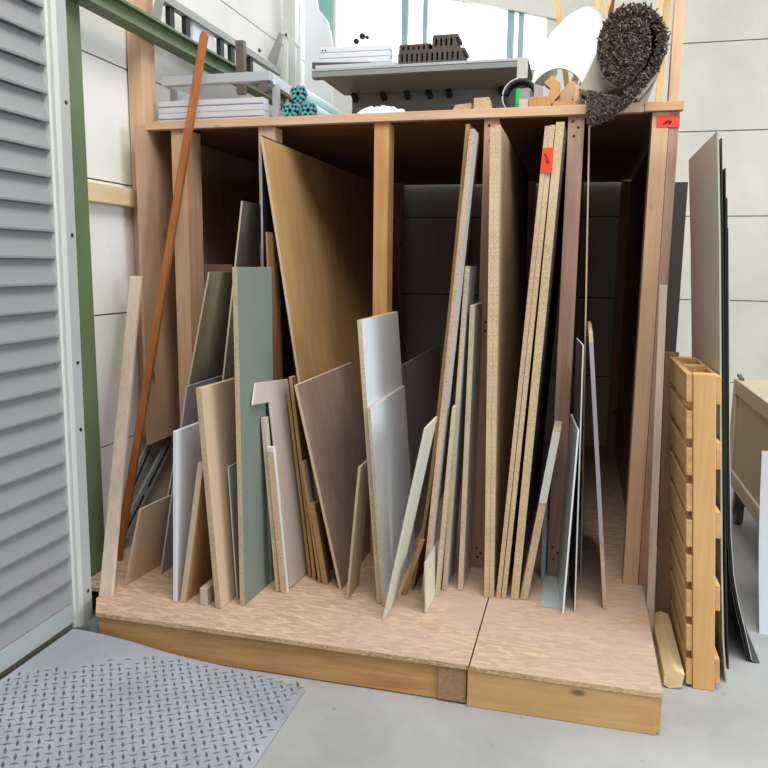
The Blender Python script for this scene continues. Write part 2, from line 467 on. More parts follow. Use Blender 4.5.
# ------------------------------------------------------------------ the rack
RX0, RX1, RYB, ZU, ZS = -2.097, .352, 2.78, 2.215, 2.253
rack = thing('storage_rack', (-.85, 0, 0), 'large homemade timber rack with open bays holding upright sheets', 'rack')
dk = MB()
XS = -.325
dl = MB().prism([(-1.862, -.9, P - .018), (XS - .003, -.9, P - .018), (XS - .003, RYB, P - .018), (-2.15, RYB, P - .018), (-2.15, -.465, P - .018), (-2.099, -.465, P - .018), (-2.099, -.69, P - .018), (-1.955, -.69, P - .018), (-1.94, -.785, P - .018)], (0, 0, .018), 0, 1)
dl.build('deck_board', ['osb', 'osbedge'], rack, )
MB().prism([(XS + .003, -.905, P - .018), (.333, -.905, P - .018), (.333, RYB, P - .018), (XS + .003, RYB, P - .018)], (0, 0, .018), 0, 1).build('deck_board', ['osb', 'osbedge'], rack)
MB().box((-1.862, -.885, .004), (-.44, -.845, P - .019)).build('fascia_board', 'fasciaL', rack, bevel=.003)
MB().box((-.44, -.893, .006), (-.335, -.845, P - .019)).build('end_block', wood('block_brown', (176, 140, 104), (140, 104, 72), 'Y', fine=60, along=20), rack, bevel=.003)
MB().box((-.33, -.9, .0), (.32, -.86, P - .019)).build('fascia_board', 'fasciaR', rack, bevel=.003)
MB().box((.29, -.86, 0), (.328, RYB, P - .019)).build('side_joist', 'fasciaR', rack)
MB().box((-1.90, -.7, .0), (-1.86, RYB, P - .019)).build('side_joist', 'fasciaL', rack)
MB().box((.3205, -.897, .01), (.333, -.87, P - .019)).build('corner_strip', 'fasciaR', rack)
for y in (0.0, 1.2, 2.3):
    MB().box((-1.9, y, 0), (.28, y + .05, P - .019)).build('joist', 'fasciaL', rack)
# shelf
MB().box((RX0, .02, ZU + .012), (RX1 + .008, RYB, ZS - .002)).build('top_board', ['plydark'], rack)
MB().box((RX0, -.02, ZU), (.21, .02, ZS)).build('front_rail', 'railX', rack, bevel=.002)
MB().box((.211, -.022, ZU + .002), (RX1 + .012, .02, ZS)).build('front_rail', 'pineX', rack, bevel=.002)
# posts
posts = [(-1.967, -1.888, .15, 'pine'), (-1.51, -1.43, .1, 'pine'), (-.945, -.876, .1, 'orange'), (-.448, -.385, .1, 'pink'), (-.092, -.025, .1, 'pink'), (.246, .312, .1, 'pine')]
for a, b, d, m in posts:
    po = MB().box((a, 0, P), (b, d, ZU)).build('post', m, rack, bevel=.002)
    MB().box((a, 2.6, P), (b, 2.7, ZU + .01)).build('rear_post', m, rack)
    if m == 'pink':
        pts = [(.3, 2.19), (.65, 2.165), (.4, 2.13), (.3, .3), (.65, .275), (.4, .245)]
        if a < -.4: pts = [(.35, 2.185), (.7, 2.165), (.45, 2.12), (.55, 1.33), (.55, 1.29), (.4, .26), (.7, .235), (.5, .215)]
        for u, z in pts:
            x = a + (b - a) * u
            MB().tube([(x, .002, z), (x, -.002, z)], .006, 8).build('screw', 'screw', po)
    if m == 'pine' and a > 0:
        st = MB()
        c = [at(657, 115.5, Y=-.003), at(680, 116, Y=-.003), at(679.5, 127, Y=-.003), at(656.5, 127, Y=-.003)]
        st.prism(c, (0, .002, 0))
        so = st.build('label_sticker', 'red', po)
        w = MB()
        def q(u, v): return c[0] + (c[1] - c[0]) * u + (c[3] - c[0]) * v + Vector((0, -.0015, 0))
        w.tube([q(.3, .75), q(.4, .55), q(.5, .38), q(.42, .75)], .0022, 5)
        w.tube([q(.62, .42), q(.52, .55), q(.53, .72), q(.6, .66), q(.63, .5), q(.55, .45)], .0022, 5)
        w.build('handwriting', 'ink', so)
# side walls
MB().box((-2.1, -.105, .665), (-2.086, RYB, ZU + .0115)).build('side_panel', 'plyside', rack)
MB().box((.314, .003, P), (.352, RYB, ZU)).build('side_panel', 'pink', rack)

# ------------------------------------------------------------------ sheets standing in the rack
G = 'sheets and offcuts standing upright in the rack'
def sheet(name, A, B, w, label, face, edge, far=None, L=.3, yaw=0., dy=0., cat='board', group=G, t=None, Z=P, poly=None, tilt=0.):
    """A, B: where the left corner of the front edge meets the deck and where it ends; w: its seen width"""
    a = at(*A, Z=Z + .0015) if len(A) == 2 else Vector(A)
    b = at(*B, Y=a.y + dy) if len(B) == 2 else Vector(B)
    t = t if t else w * depth(a) / FPX
    yw = radians(yaw)
    e = Vector((sin(yw), cos(yw), 0)); nrm = Vector((cos(yw), -sin(yw), 0))
    pn = (b - a).cross(e).normalized()
    if far: L = max(.02, (on_plane(*far, b, pn) - b).dot(e))
    mb = MB()
    if poly:
        pts = [on_plane(*q, a, pn) for q in poly]
        for p_ in pts: p_.z = max(p_.z, P + .0012)
        mb.prism(pts, nrm * t, 0, 1)
    else:
        E = e * L; T = nrm * t; K = Vector((0, 0, tilt))
        mb.add([a, a + T, a + T + E, a + E, b, b + T, b + T + E + K, b + E + K],
               [(3, 2, 1, 0), (4, 5, 6, 7), (0, 1, 5, 4), (1, 2, 6, 5), (2, 3, 7, 6), (3, 0, 4, 7)], [1, 1, 1, 0, 1, 0])
    o = mb.build(name, [face, edge], origin=a, bevel=.0008 if t > .004 else 0)
    o['a'], o['b'], o['t'] = tuple(a), tuple(b), t
    return tag(o, label, cat, group)
def front_strip(o, name, f0, f1, m, label=None):
    """a strip stuck on a sheet's front edge between two heights"""
    a, b, t = Vector(o['a']), Vector(o['b']), o['t']
    p, q_ = a.lerp(b, f0), a.lerp(b, f1)
    x = Vector((t, 0, 0)); y = Vector((0, -.003, 0))
    s = MB().add([p + y, p + x + y, p + x, p, q_ + y, q_ + x + y, q_ + x, q_],
                 [(3, 2, 1, 0), (4, 5, 6, 7), (0, 1, 5, 4), (1, 2, 6, 5), (2, 3, 7, 6), (3, 0, 4, 7)]).build(name, m, o)
    if label: s['label'] = label
    return s

# left bay
sheet('mdf_sheet', (124, 585), (139, 509), 2, 'low tan panel leaning right at the left end, left of the narrow white panel', 'beige', 'mdfedge', L=.34, yaw=5.5)
sheet('laminate_sheet', (173, 601), (173, 431), 4, 'narrow white panel standing left of the thick pinkish chipboard', 'white', 'white', L=.28, yaw=2)
sheet('mdf_sheet', (180, 602), (198, 462), 6, 'brown board leaning right against the thick chipboard, directly right of the narrow white panel', 'ply', 'mdfedge', L=.22, yaw=2)
sheet('chipboard_sheet', (215.5, 608), (195.5, 388), 6.2, 'thick beige chipboard panel with a speckled edge, left of the grey-green sheet', 'beige', 'chip', far=(232, 376), yaw=3)
a = at(200, 605, Z=P)
oc = MB().box((a.x, a.y, P + .001), (a.x + .035, a.y + .1, P + .075))
tag(oc.build('timber_offcut', 'palebatten', bevel=.002), 'small pale square wood offcut at the foot of the thick chipboard', 'offcut', G)
sheet('laminate_sheet', (160, 574), (186, 386), 1.6, 'thin grey panel behind the narrow white panel, leaning right', 'lilac', 'greylam', far=(233, 370))
sheet('laminate_sheet', (155, 561), (208, 272), 1.8, 'tall dark olive stained sheet leaning right in the leftmost bay', 'darkgreen', 'mdfedge', L=.335)
a = at(197, 264, Y=.25)
MBp = MB().box((a.x, .25, P + .001), (a.x + .2, .265, a.z))
tag(MBp.build('panel_sheet', ['darkpink']), 'dull pinkish brown panel facing forward behind the dark olive sheet', 'board', G)
sheet('laminate_sheet', (203, 558), (241, 201), 1.8, 'tallest dark grey sheet behind the grey-green sheet, leaning right', 'darkface', 'mdfedge', far=(263, 205))
sheet('laminate_sheet', (236.5, 599), (227.5, 467), 1.3, 'thin white strip squeezed between the thick chipboard and the grey-green sheet', 'greylam', 'offwhite', L=.08)
sheet('laminate_sheet', (239.2, 582), (230.6, 425), .9, 'thin grey offcut behind the thin white strip, left of the grey-green sheet', 'lilac', 'lilac', L=.08)
sheet('mdf_sheet', (240, 605), (232, 267), 5.2, 'tall grey-green sheet with pale chipboard edge in the second bay', 'green', 'chip', L=.31, yaw=2.6)
sheet('laminate_sheet', (266, 562), (259.5, 135), 2.0, 'narrow blue-black sheet whose blue corner shows left of the big plywood', 'blueface', 'lilac', L=.35)
sheet('hardboard_sheet', (279, 570), (265.5, 232), 1.6, 'thin brown strip between the blue-black sheet and the big plywood', 'hardface', 'hardboard', L=.12)
sheet('laminate_sheet', (289, 588), (267, 400), 2.2, 'pinkish grey panel with a notched projecting top corner, in front of the grey-green sheet', 'greypink', 'offwhite', yaw=4,
      poly=[(289, 587.2), (268, 402), (251, 405), (254, 383), (286, 379), (309, 571)])
sheet('chipboard_sheet', (275.8, 591.5), (260.5, 418), 4.2, 'grey-edged offcut, left of the two standing before the notched panel', 'greypink', 'chipgrey', L=.04)
o = sheet('chipboard_sheet', (281, 592.5), (266.8, 447), 6.6, 'white-faced offcut with brown chip edge, right of the two before the notched panel', 'white', 'offwhite', L=.025)
front_strip(o, 'chip_edge', 0, .97, 'chip', 'brown chipboard edge')['_'] = 0
sheet('hardboard_sheet', (308.5, 577), (287, 397), 3.2, 'brown fibreboard strip leftmost of the brown stack beside the notched panel', 'hardface', 'hardboard', L=.05)
sheet('hardboard_sheet', (312.8, 580), (288.6, 377), 3.6, 'tallest brown fibreboard strip in the stack beside the notched panel', 'hardface', 'hardboard', L=.05)
sheet('hardboard_sheet', (318.6, 583), (300.6, 462), 2.6, 'pale-topped fibreboard strip at the middle of the brown stack', 'greypink', 'hardboard', L=.05)
sheet('hardboard_sheet', (322.4, 584), (309, 504), 6, 'shortest fibreboard strip at the right of the brown stack', 'hardface', 'hardboard', L=.05)
sheet('plywood_sheet', (327, 571), (260, 137), 2.6, 'huge tan plywood sheet leaning left and filling the second bay', 'ply', 'mdfedge', L=2.1)
sheet('hardboard_sheet', (339, 589), (294, 385), 3, 'brownish grey panel leaning left before the huge plywood sheet', 'brownface', 'mdfedge', far=(350, 363))
sheet('mdf_sheet', (346, 599), (358, 467), 2.6, 'small tan panel leaning right against the white boards', 'mdf', 'chipgrey', L=.16)
# middle bay
sheet('laminate_sheet', (377, 603), (357, 320), 4.6, 'taller white laminated board leaning in front of the orange post', 'white', 'chipgrey', far=(394, 312))
sheet('laminate_sheet', (382, 606.5), (367, 408), 3.6, 'shorter white laminated board standing against the taller white one', 'white', 'chipgrey', far=(402, 393))
sheet('laminate_sheet', (382, 620), (424, 428), 2.2, 'pale cream-white board leaning steeply right, with its foot below the white boards', 'palegreen', 'palegreen', far=(436, 414))
sheet('laminate_sheet', (411, 544), (399, 366), 1.6, 'dark grey sheet standing in shadow behind the white boards', 'darkgrey', 'darkgrey', far=(438, 341))
# bent hardboard
pts = [(410, 590), (421, 535), (428, 490), (434, 440), (439, 390), (447, 320), (456, 230), (466, 124)]
y0 = at(410, 590, Z=P).y
cv = [at(*q, Y=y0) for q in pts]; cv[0].z = P + .0015
bh = MB(); T = Vector((.014, 0, 0)); E = Vector((0, .3, 0))
vs = []
for c in cv: vs += [c, c + T, c + T + E, c + E]
fs, ms = [(0, 1, 2, 3), tuple(range(len(vs) - 4, len(vs)))], [1, 1]
for i in range(len(cv) - 1):
    k = 4 * i
    for (u, v), m in (((0, 1), 1), ((1, 2), 0), ((2, 3), 1), ((3, 0), 0)):
        fs.append((k + u, k + v, k + 4 + v, k + 4 + u)); ms.append(m)
bh.add(vs, fs, ms)
tag(bh.build('hardboard_sheet', ['hardface', 'hardboard'], origin=cv[0]), 'tall thin bowed brown fibreboard sheet with a pointed top in the middle bay', 'board', G)
sheet('hardboard_sheet', (401, 595), (419.5, 540), 5.0, 'short brown fibreboard scrap at the foot of the bowed brown sheet', 'hardface', 'hardboard', L=.025)
sheet('chipboard_sheet', (420.8, 600), (469.6, 129), 4.6, 'tall chipboard with pale grey face leaning right beside the bowed brown sheet', 'greylam', 'chippink', L=.11)
sheet('chipboard_sheet', (434.5, 596), (452, 407), 3.8, 'short speckled chipboard strip in front of the tall grey-faced chipboard', 'chipgrey', 'chipgrey', L=.05)
sheet('laminate_sheet', (424.5, 614), (424, 563), 1.5, 'small pale cream panel at the front of the middle bay, foot nearest the deck edge', 'palegreen', 'chipgrey', far=(444, 535), yaw=1)
sheet('chipboard_sheet', (442, 590), (464.8, 266), 4.4, 'white-faced chipboard leaning right, left of the shorter white-faced one by the pink post', 'greylam', 'chipgrey', L=.22)
sheet('chipboard_sheet', (457.8, 590), (470, 305), 5.0, 'white-faced chipboard nearest the pink screwed post, left of it', 'greylam', 'chipgrey', L=.24)
# bay right of the pink post
sheet('chipboard_sheet', (484, 597), (490, 127), 4.8, 'upright chipboard sheet touching the right side of the left pink post', 'chip', 'chip', L=1.6)
sheet('chipboard_sheet', (489.2, 597), (495.5, 125), 4.6, 'upright chipboard sheet second from the left pink post', 'mdf', 'chip', L=1.6)
s1 = sheet('chipboard_sheet', (496, 598), (545, 126), 4.2, 'leaning chipboard sheet carrying the red sticker', 'mdf', 'chippink', L=1.6)
a, b = Vector(s1['a']), Vector(s1['b'])
c = [at(543, 148, Y=a.y - .004), at(553.5, 147.5, Y=a.y - .004), at(552, 172, Y=a.y - .004), at(540.5, 172.5, Y=a.y - .004)]
so = MB().prism(c, (0, .003, 0)).build('label_sticker', 'red', s1)
def q(u, v): return c[0] + (c[1] - c[0]) * u + (c[3] - c[0]) * v + Vector((0, -.0015, 0))
MB().tube([q(.2, .25), q(.35, .3), q(.5, .42), q(.62, .52), q(.5, .58), q(.42, .48), q(.55, .62), q(.75, .58)], .002, 5).build('handwriting', 'ink', so)
sheet('chipboard_sheet', (501.2, 598), (550, 125), 4.6, 'leaning chipboard sheet just right of the stickered one', 'mdf', 'chip', L=1.6)
sheet('chipboard_sheet', (510.5, 599), (556, 122), 7.8, 'thick dark-faced chipboard leaning right, left of the right pink post', 'blueface', 'chip', L=1.5)
s2 = sheet('chipboard_sheet', (520, 599), (553, 430), 7.4, 'shorter chipboard offcut leaning right with a whitened upper edge', 'mdf', 'chip', L=.2)
front_strip(s2, 'white_strip', .58, .99, 'offwhite', 'whitish upper stretch of the edge')
# by the right pink post
a, b = at(540.5, 607, Z=P), at(565, 609, Z=P)
fl = MB().prism([(a.x, a.y, P), (b.x, a.y - .0, P), (b.x - .0, -.01, P), (a.x - .005, -.01, P)], (0, 0, .004)); fl.v = [v + Vector((0, 0, .001)) for v in fl.v]
tag(fl.build('metal_sheet', 'galv'), 'galvanised metal sheet lying flat on the deck before the right pink post', 'metal sheet')
sheet('acrylic_strip', (540.5, 579), (544, 472), 4, 'pale teal strip standing left of the right pink post', 'teal', 'teal', t=.02, L=.02, cat='strip')
sheet('acrylic_sheet', (562, 614), (577.5, 430), 1.8, 'thin pale teal sheet with a white edge, right of the right pink post', 'teal', 'white', L=.34, yaw=-5.5, cat='sheet')
sheet('laminate_sheet', (574, 612), (582.5, 345), 1.4, 'thin white-edged dark sheet right of the teal sheet by the right pink post', 'blueface', 'offwhite', L=.3, yaw=-5)
sheet('hardboard_sheet', (580, 578), (588.5, 119), 1.6, 'tall thin brown sheet reaching the carpet along the right pink post', 'hardface', 'mdfedge', L=1.7)
s3 = sheet('chipboard_sheet', (603, 609), (588.5, 333), 4.0, 'thin chipboard board leaning left alone in the rightmost bay, grey edge above', 'darkgrey', 'chip', L=.7)
front_strip(s3, 'grey_strip', .25, .97, 'lilac', 'greyed upper stretch of the edge')

# ------------------------------------------------------------------ battens at the left
a = at(105, 597, Z=P + .001)
bt = MB()
tp = at(136, 276, X=-2.07)
d = (tp - a)
w = Vector((.062, 0, 0)); th = Vector((.0, .018, 0))
l = a - w / 2
bt.hexa([l, l + w, l + w + th, l + th, l + d, l + d + w * .9, l + d + w * .9 + th, l + d + th])
tag(bt.build('wood_batten', 'palebatten', bevel=.0015), 'pale grey-pink batten leaning on the wall beside the green column', 'batten')
a = at(113, 566, Z=P); a = Vector((-2.098, -.40, P))
a.z += .001; k2 = at(203, 31, Y=.022)
dd = (k2 - a); w = Vector((.036, 0, 0)); th = Vector((0, .022, 0))
bt = MB(); l = a - w / 2
tt = a + dd
prof = [l, l + w, tt + w / 2 - Vector((0, 0, .02)), tt + w * .25, tt - w * .25, tt - w / 2 - Vector((0, 0, .02))]
bt.prism(prof, th)
tag(bt.build('wood_batten', 'stained', bevel=.001), 'long reddish brown stained batten leaning across the left end of the rack', 'batten')
# slotted grey channels on the wall foot
for (A_, B_, lab) in (((101, 566), (150, 446), 'grey slotted metal channel against the white wall, left of the pair'), ((115, 570), (170, 441), 'grey slotted metal channel under the side plywood, right of the pair')):
    a = at(*A_, X=-2.133); a.z = P + .03; b = at(*B_, X=-2.133)
    ch = thing('metal_channel', a, lab, 'metal strip')
    ax = (b - a).normalized(); sd = Vector((1, 0, 0)); ev = ax.cross(sd).normalized()
    m = MB(); m.bar(a + ax * .02, b, .066, .012, 0, sd)
    m.build('strip', 'slotgrey', ch)
    m = MB()
    for f0, f1 in ((.08, .48), (.56, .96)):
        m.bar(a.lerp(b, f0) + sd * .0065 + ev * .0, a.lerp(b, f1) + sd * .0065, .014, .002, 0, sd)
    m.build('slot', 'dark', ch)

# ------------------------------------------------------------------ right of the rack
b = at(659.5, 285, Y=-.2)
w = Vector((.03, 0, 0)); th = Vector((0, .02, 0))
a = Vector((.34, -.2, 0))
MBt = MB().hexa([a, a + w, a + w + th, a + th, b, b + w, b + w + th, b + th])
tag(MBt.build('wood_batten', 'palebatten', bevel=.0015), 'thin pale pink batten standing against the right end of the rack', 'batten')
b = at(662, 352, Y=.03); a = Vector((.40, .03, 0)); b.x = max(b.x, .362)
w = Vector((.068, 0, 0)); th = Vector((0, .025, 0))
MBt = MB().hexa([a, a + w, a + w + th, a + th, b, b + w * .85, b + w * .85 + th, b + th])
pd = MB().box((.37, 1.0, 0), (.52, 1.02, at(685, 182, Y=1.0).z))  # dark panel added to paint the shade between rack side and plastic sheet
tag(pd.build('gap_shade', 'darksheet'), 'added dark panel for gap shade between the rack side and the tall beige plastic sheet', 'sheet')
tag(MBt.build('wood_plank', wood('brown_plank', (160, 128, 104), (128, 98, 76), 'Z'), bevel=.0015), 'brown plank on edge between the pale batten and the pallet', 'plank')
# beam offcut lying on the floor
n0, f0 = Vector((.412, -.575, 0)), Vector((.408, -.06, 0))
ax = (f0 - n0); r_ = Vector((1, 0, 0))
prof = [n0 + r_ * x + Vector((0, 0, z)) for x, z in ((-.015, .0), (.03, .012), (.037, .066), (.0, .08), (-.037, .06), (-.036, .012))]
MBt = MB().prism(prof, ax, 0, 0)
tag(MBt.build('timber_offcut', 'cream', bevel=.002), 'short cream beam offcut lying on the floor by the pallet', 'offcut')
# pallet stood on its end
SH = -.068
pal = thing('wooden_pallet', (.52, -.2, 0), 'narrow wooden pallet standing on end beside the rack', 'pallet')
YP, HP = -.55, 1.208
def shear(x, z): return x + SH * z
def sbox(x0, x1, y0, y1, z0, z1):
    return MB().hexa([(shear(x0, z0), y0, z0), (shear(x1, z0), y0, z0), (shear(x1, z0), y1, z0), (shear(x0, z0), y1, z0),
                      (shear(x0, z1), y0, z1), (shear(x1, z1), y0, z1), (shear(x1, z1), y1, z1), (shear(x0, z1), y1, z1)])
for y in (YP, YP + .25, YP + .5):
    sbox(.484, .562, y, y + (.045 if y < 0 else .045), 0, HP).build('stringer', 'pallet', pal, bevel=.003)
for i in range(9):
    z0 = .012 + i * .1365
    sbox(.461, .483, YP + .004, YP + .545, z0, z0 + .102).build('deck_board', 'palletY', pal, bevel=.002)
for i, z0 in enumerate((.03, .32, .6, .86, 1.1)):
    sbox(.5625, .58, YP + .004, YP + .545, z0, z0 + .1).build('deck_board', 'palletY', pal, bevel=.002)
# thin sheets on edge behind the pallet
def bowed(name, pts, Y0, t, L, mats, label, yawx=0., taper=0.):
    cv = [at(*q, Y=Y0) for q in pts]; cv[0].z = 0
    T = Vector((t, 0, 0)); vs = []
    for c in cv:
        e = Vector((yawx * L, L, 0)); vs += [c, c + T, c + T + e, c + e]
    fs, ms = [(0, 1, 2, 3), tuple(range(len(vs) - 4, len(vs)))], [1, 1]
    for i in range(len(cv) - 1):
        k = 4 * i
        for (u, v), m in (((0, 1), 1), ((1, 2), 0), ((2, 3), 1), ((3, 0), 0)):
            fs.append((k + u, k + v, k + 4 + v, k + 4 + u)); ms.append(m)
    o = MB().add(vs, fs, ms).build(name, mats, origin=cv[0])
    return tag(o, label, 'sheet', 'thin sheets standing right of the rack')
bowed('plastic_sheet', [(724, 700), (722.5, 640), (721, 560), (720, 400), (719, 240), (717, 131)], -.47, .006, .75, ['sheetplastic', 'sheetgreen'],
      'tall beige plastic sheet standing behind the pallet, tallest of the thin sheets')
bowed('plastic_sheet', [(728, 668), (726, 600), (724.5, 500), (723, 300), (721, 138)], -.36, .004, .6, ['darksheet', 'darksheet'],
      'thin dark sheet edge just right of the tall beige plastic sheet')
for i, lab in enumerate(('bowed black-edged sheet, leftmost of three with feet splayed out on the floor', 'bowed black-edged sheet, middle one of three with feet splayed out on the floor', 'bowed black-edged sheet, rightmost of three with feet splayed out on the floor')):
    k = i * 2.2
    bowed('flexible_sheet', [(753 + k, 687), (747 + k, 660), (741 + k, 633), (734 + k, 604), (729.5 + k * .9, 576), (727 + k * .8, 534), (726 + k * .75, 440), (725.5 + k * .75, 330), (725 + k * .75, 168 + i * 30)],
          -.28, .003, .6, ['darksheet', 'darksheet' if i < 2 else 'palesheet'], lab, yawx=.02)
# cabinet on casters
cab = thing('storage_cabinet', (1.3, 1.25, 0), 'beige open-topped cabinet on casters at the right edge', 'cabinet')
cx, cy0, cy1, cz0, cz1 = .95, .3, 1.66, .26, .905
b = MB(); b.box((cx, cy0, cz0), (cx + .03, cy0 + .07, cz1)); b.box((cx, cy1 - .08, cz0), (cx + .03, cy1, cz1))
b.box((cx, cy0 + .07, cz1 - .085), (cx + .03, cy1 - .08, cz1)); b.box((cx, cy0 + .07, cz0), (cx + .03, cy1 - .08, cz0 + .085))
b.build('side_frame', 'beigecab', cab, bevel=.003)
MB().box((cx + .016, cy0 + .05, cz0 + .06), (cx + .028, cy1 - .06, cz1 - .06)).build('side_panel', 'beigein', cab)
b = MB(); b.box((cx + .031, cy1 - .03, cz0), (cx + .8, cy1, cz1)); b.box((cx + .031, cy0, cz0), (cx + .8, cy0 + .03, cz1)); b.box((cx + .77, cy0 + .0305, cz0), (cx + .8, cy1 - .0305, cz1))
b.box((cx + .032, cy0 + .031, cz0 + .001), (cx + .769, cy1 - .031, cz0 + .03))
b.build('body', 'beigecab', cab)
MB().box((cx + .032, cy0 + .03, cz1 - .06), (cx + .77, cy1 - .03, cz1 - .045)).build('top_panel', 'beigecab', cab)
MB().bar((cx + .03, cy1 - .1, cz1 + .006), (cx + .03, cy1 + .02, cz1 + .02), .02, .014).build('handle', 'darkface', cab)
for x in (cx + .07, cx + .72):
    for y in (cy0 + .08, cy1 - .1):
        c_ = MB(); c_.tube([(x - .02, y, .06), (x + .02, y, .06)], .06, 16)
        c_.box((x - .03, y - .03, .115), (x + .03, y + .03, cz0)); c_.box((x - .03, y - .015, .06), (x - .022, y + .03, .13)); c_.box((x + .022, y - .015, .06), (x + .03, y + .03, .13))
        c_.build('caster', 'darkface', cab)
# white sheet leaning on the cabinet
tl, tr = at(762, 451, Y=.24), Vector((1.5, .24, .80))
bl = Vector((.83, .0, .0)); br = Vector((1.5, .0, .0))
nw = 10; cv = []
for k in range(nw + 1):                        # the sheet sags a little between its foot and the cabinet
    f = k / nw; cv.append((bl.lerp(tl, f) + Vector((0, .035 * sin(pi * f), 0)), br.lerp(tr, f) + Vector((0, .035 * sin(pi * f), 0))))
ws = MB()
for (a, b), (c, d) in zip(cv[:-1], cv[1:]):
    th = Vector((0, .004, 0)); ws.hexa([a, b, b + th, a + th, c, d, d + th, c + th])
tag(ws.build('flexible_sheet', 'palesheet'), 'pale grey-white sheet leaning against the front of the beige cabinet', 'sheet')

# ------------------------------------------------------------------ tread plate ramp
ZP = [(-2.06, .072), (-1.95, .072), (-1.84, .068), (-1.71, .056), (-1.54, .03), (-1.4, .016), (-1.25, .008), (-1.1, .004), (-.935, .003)]
def zp(x):
    for (x0, z0), (x1, z1) in zip(ZP[:-1], ZP[1:]):
        if x <= x1: return z0 + (z1 - z0) * (x - x0) / (x1 - x0)
    return ZP[-1][1]
xL, xR, yN, yF = XD + .004, -.928, -2.3, -.907
pl = MB(); nx, ny = 26, 2
def plpt(i, j):
    x = xL + (xR - xL) * i / nx; y = yN + (yF - yN) * j / ny
    if j == ny and x > -1.2: y += -.06 * max(0, (x + 1.2) / .27)
    return Vector((x, y, zp(x)))
vs = [plpt(i, j) + Vector((0, 0, .006)) for i in range(nx + 1) for j in range(ny + 1)] + [plpt(i, j) for i in range(nx + 1) for j in range(ny + 1)]
K = (nx + 1) * (ny + 1); idx = lambda i, j: i * (ny + 1) + j
fs = []
for i in range(nx):
    for j in range(ny):
        fs.append((idx(i, j), idx(i + 1, j), idx(i + 1, j + 1), idx(i, j + 1)))
        fs.append(tuple(K + q for q in (idx(i, j), idx(i, j + 1), idx(i + 1, j + 1), idx(i + 1, j))))
    for j in (0, ny): fs.append((idx(i, j), idx(i + 1, j), K + idx(i + 1, j), K + idx(i, j)))
for i in (0, nx):
    for j in range(ny): fs.append((idx(i, j), idx(i, j + 1), K + idx(i, j + 1), K + idx(i, j)))
pl.add(vs, fs, 0)
pt = .0316
wp, wq = at(20, 676, Z=.075), at(172, 657, Z=.035)
rnd = random.Random(3)
TH = radians(34.7); e1 = (cos(TH), sin(TH)); e2 = (sin(TH), -cos(TH))
for i in range(-60, 80):
    for j in range(-60, 80):
        x, y = -1.5 + (i * e1[0] + j * e2[0]) * pt, -1.5 + (i * e1[1] + j * e2[1]) * pt
        if not (xL + .02 < x < xR - .02 and yN + .02 < y < yF - .025): continue
        # the lozenges are worn away towards the door's far corner
        worn = ((wq - wp).xy.normalized().cross(Vector((x, y)) - wp.xy))
        hgt = .0022
        if worn > -.02 + rnd.random() * .05: continue
        if worn > -.12: hgt *= .5
        z = zp(x) + .006
        ang = TH + (pi / 2 if (i + j) % 2 else 0)
        ux, uy = cos(ang), sin(ang)
        Lh, Wh = .0185, .0058
        P4 = [(x + ux * Lh, y + uy * Lh), (x - uy * Wh, y + ux * Wh), (x - ux * Lh, y - uy * Lh), (x + uy * Wh, y - ux * Wh)]
        v = [Vector((a_, b_, zp(a_) + .0058)) for a_, b_ in P4] + [Vector((x + (a_ - x) * .5, y + (b_ - y) * .5, z + hgt)) for a_, b_ in P4]
        pl.add(v, [(4, 5, 6, 7), (0, 1, 5, 4), (1, 2, 6, 5), (2, 3, 7, 6), (3, 0, 4, 7)], 1)
tag(pl.build('tread_plate', ['steelplate', 'lozenge']), 'grey steel tread plate on the floor in front of the louvred door', 'metal plate')

# ------------------------------------------------------------------ stored on top of the rack
TZ = ZS
GT = 'things lying on top of the rack'
# pale rails with teal star ends
yr = .1
for i, (pa, pb) in enumerate((((158, 110), (290, 108)), ((158, 98), (292, 93)))):
    z = TZ + i * .058
    x0, x1 = -2.08, -1.52
    rr = MB()
    prof = [(.045, 0), (.045, .024), (.055, .028), (.045, .032), (.045, .056), (.11, .056), (.11, .0)]
    rr.prism([(x0, yr - .06 + y, z + q_) for y, q_ in prof], (x1 - x0, 0, 0))
    tag(rr.build('metal_rail', 'alulilac'), ('lower' if i == 0 else 'upper') + ' pale lilac-grey metal rail lying along the left front of the rack top', 'rail', GT)
STAR = (('upper teal star-ended tube, on top of the three on the rack top', 298, 93, .115), ('lower left teal star-ended tube of the three on the rack top', 290, 107, .039), ('lower right teal star-ended tube of the three on the rack top', 308, 107, .039))
for lab, px, py, zz in STAR:
    y_ = .06; c = at(px, py, Y=y_); c.z = TZ + zz + .001
    pr_ = thing('star_tube', (c.x, y_ + .3, TZ), lab, 'tube', 'teal-ended tubes on the rack top')
    R0 = .038
    ring = [(R0 * cos(k * pi / 9), R0 * sin(k * pi / 9)) for k in range(18)]
    MB().prism([(c.x + u, y_ + .03, c.z + v) for u, v in ring], (0, .9, 0)).build('tube_body', plain('pale_teal_tube', (186, 214, 218), .4), pr_)
    MB().prism([(c.x + u * .9, y_ + .012, c.z + v * .9) for u, v in ring], (0, .017, 0)).build('recess', 'tealdark', pr_)
    e = MB()
    for k in range(6):
        an = k * pi / 3 + .5
        e.bar((c.x, y_ + .006, c.z), (c.x + R0 * cos(an), y_ + .006, c.z + R0 * sin(an)), .013, .014, 0, (0, 1, 0))
    for k in range(18):
        (a_, b_), (c_, d_) = ring[k], ring[(k + 1) % 18]
        if (k // 3) % 2 == 0: e.bar((c.x + a_ * .93, y_ + .008, c.z + b_ * .93), (c.x + c_ * .93, y_ + .008, c.z + d_ * .93), .012, .018, 0, (0, 1, 0))
    e.build('end_cap', 'tealend', pr_)
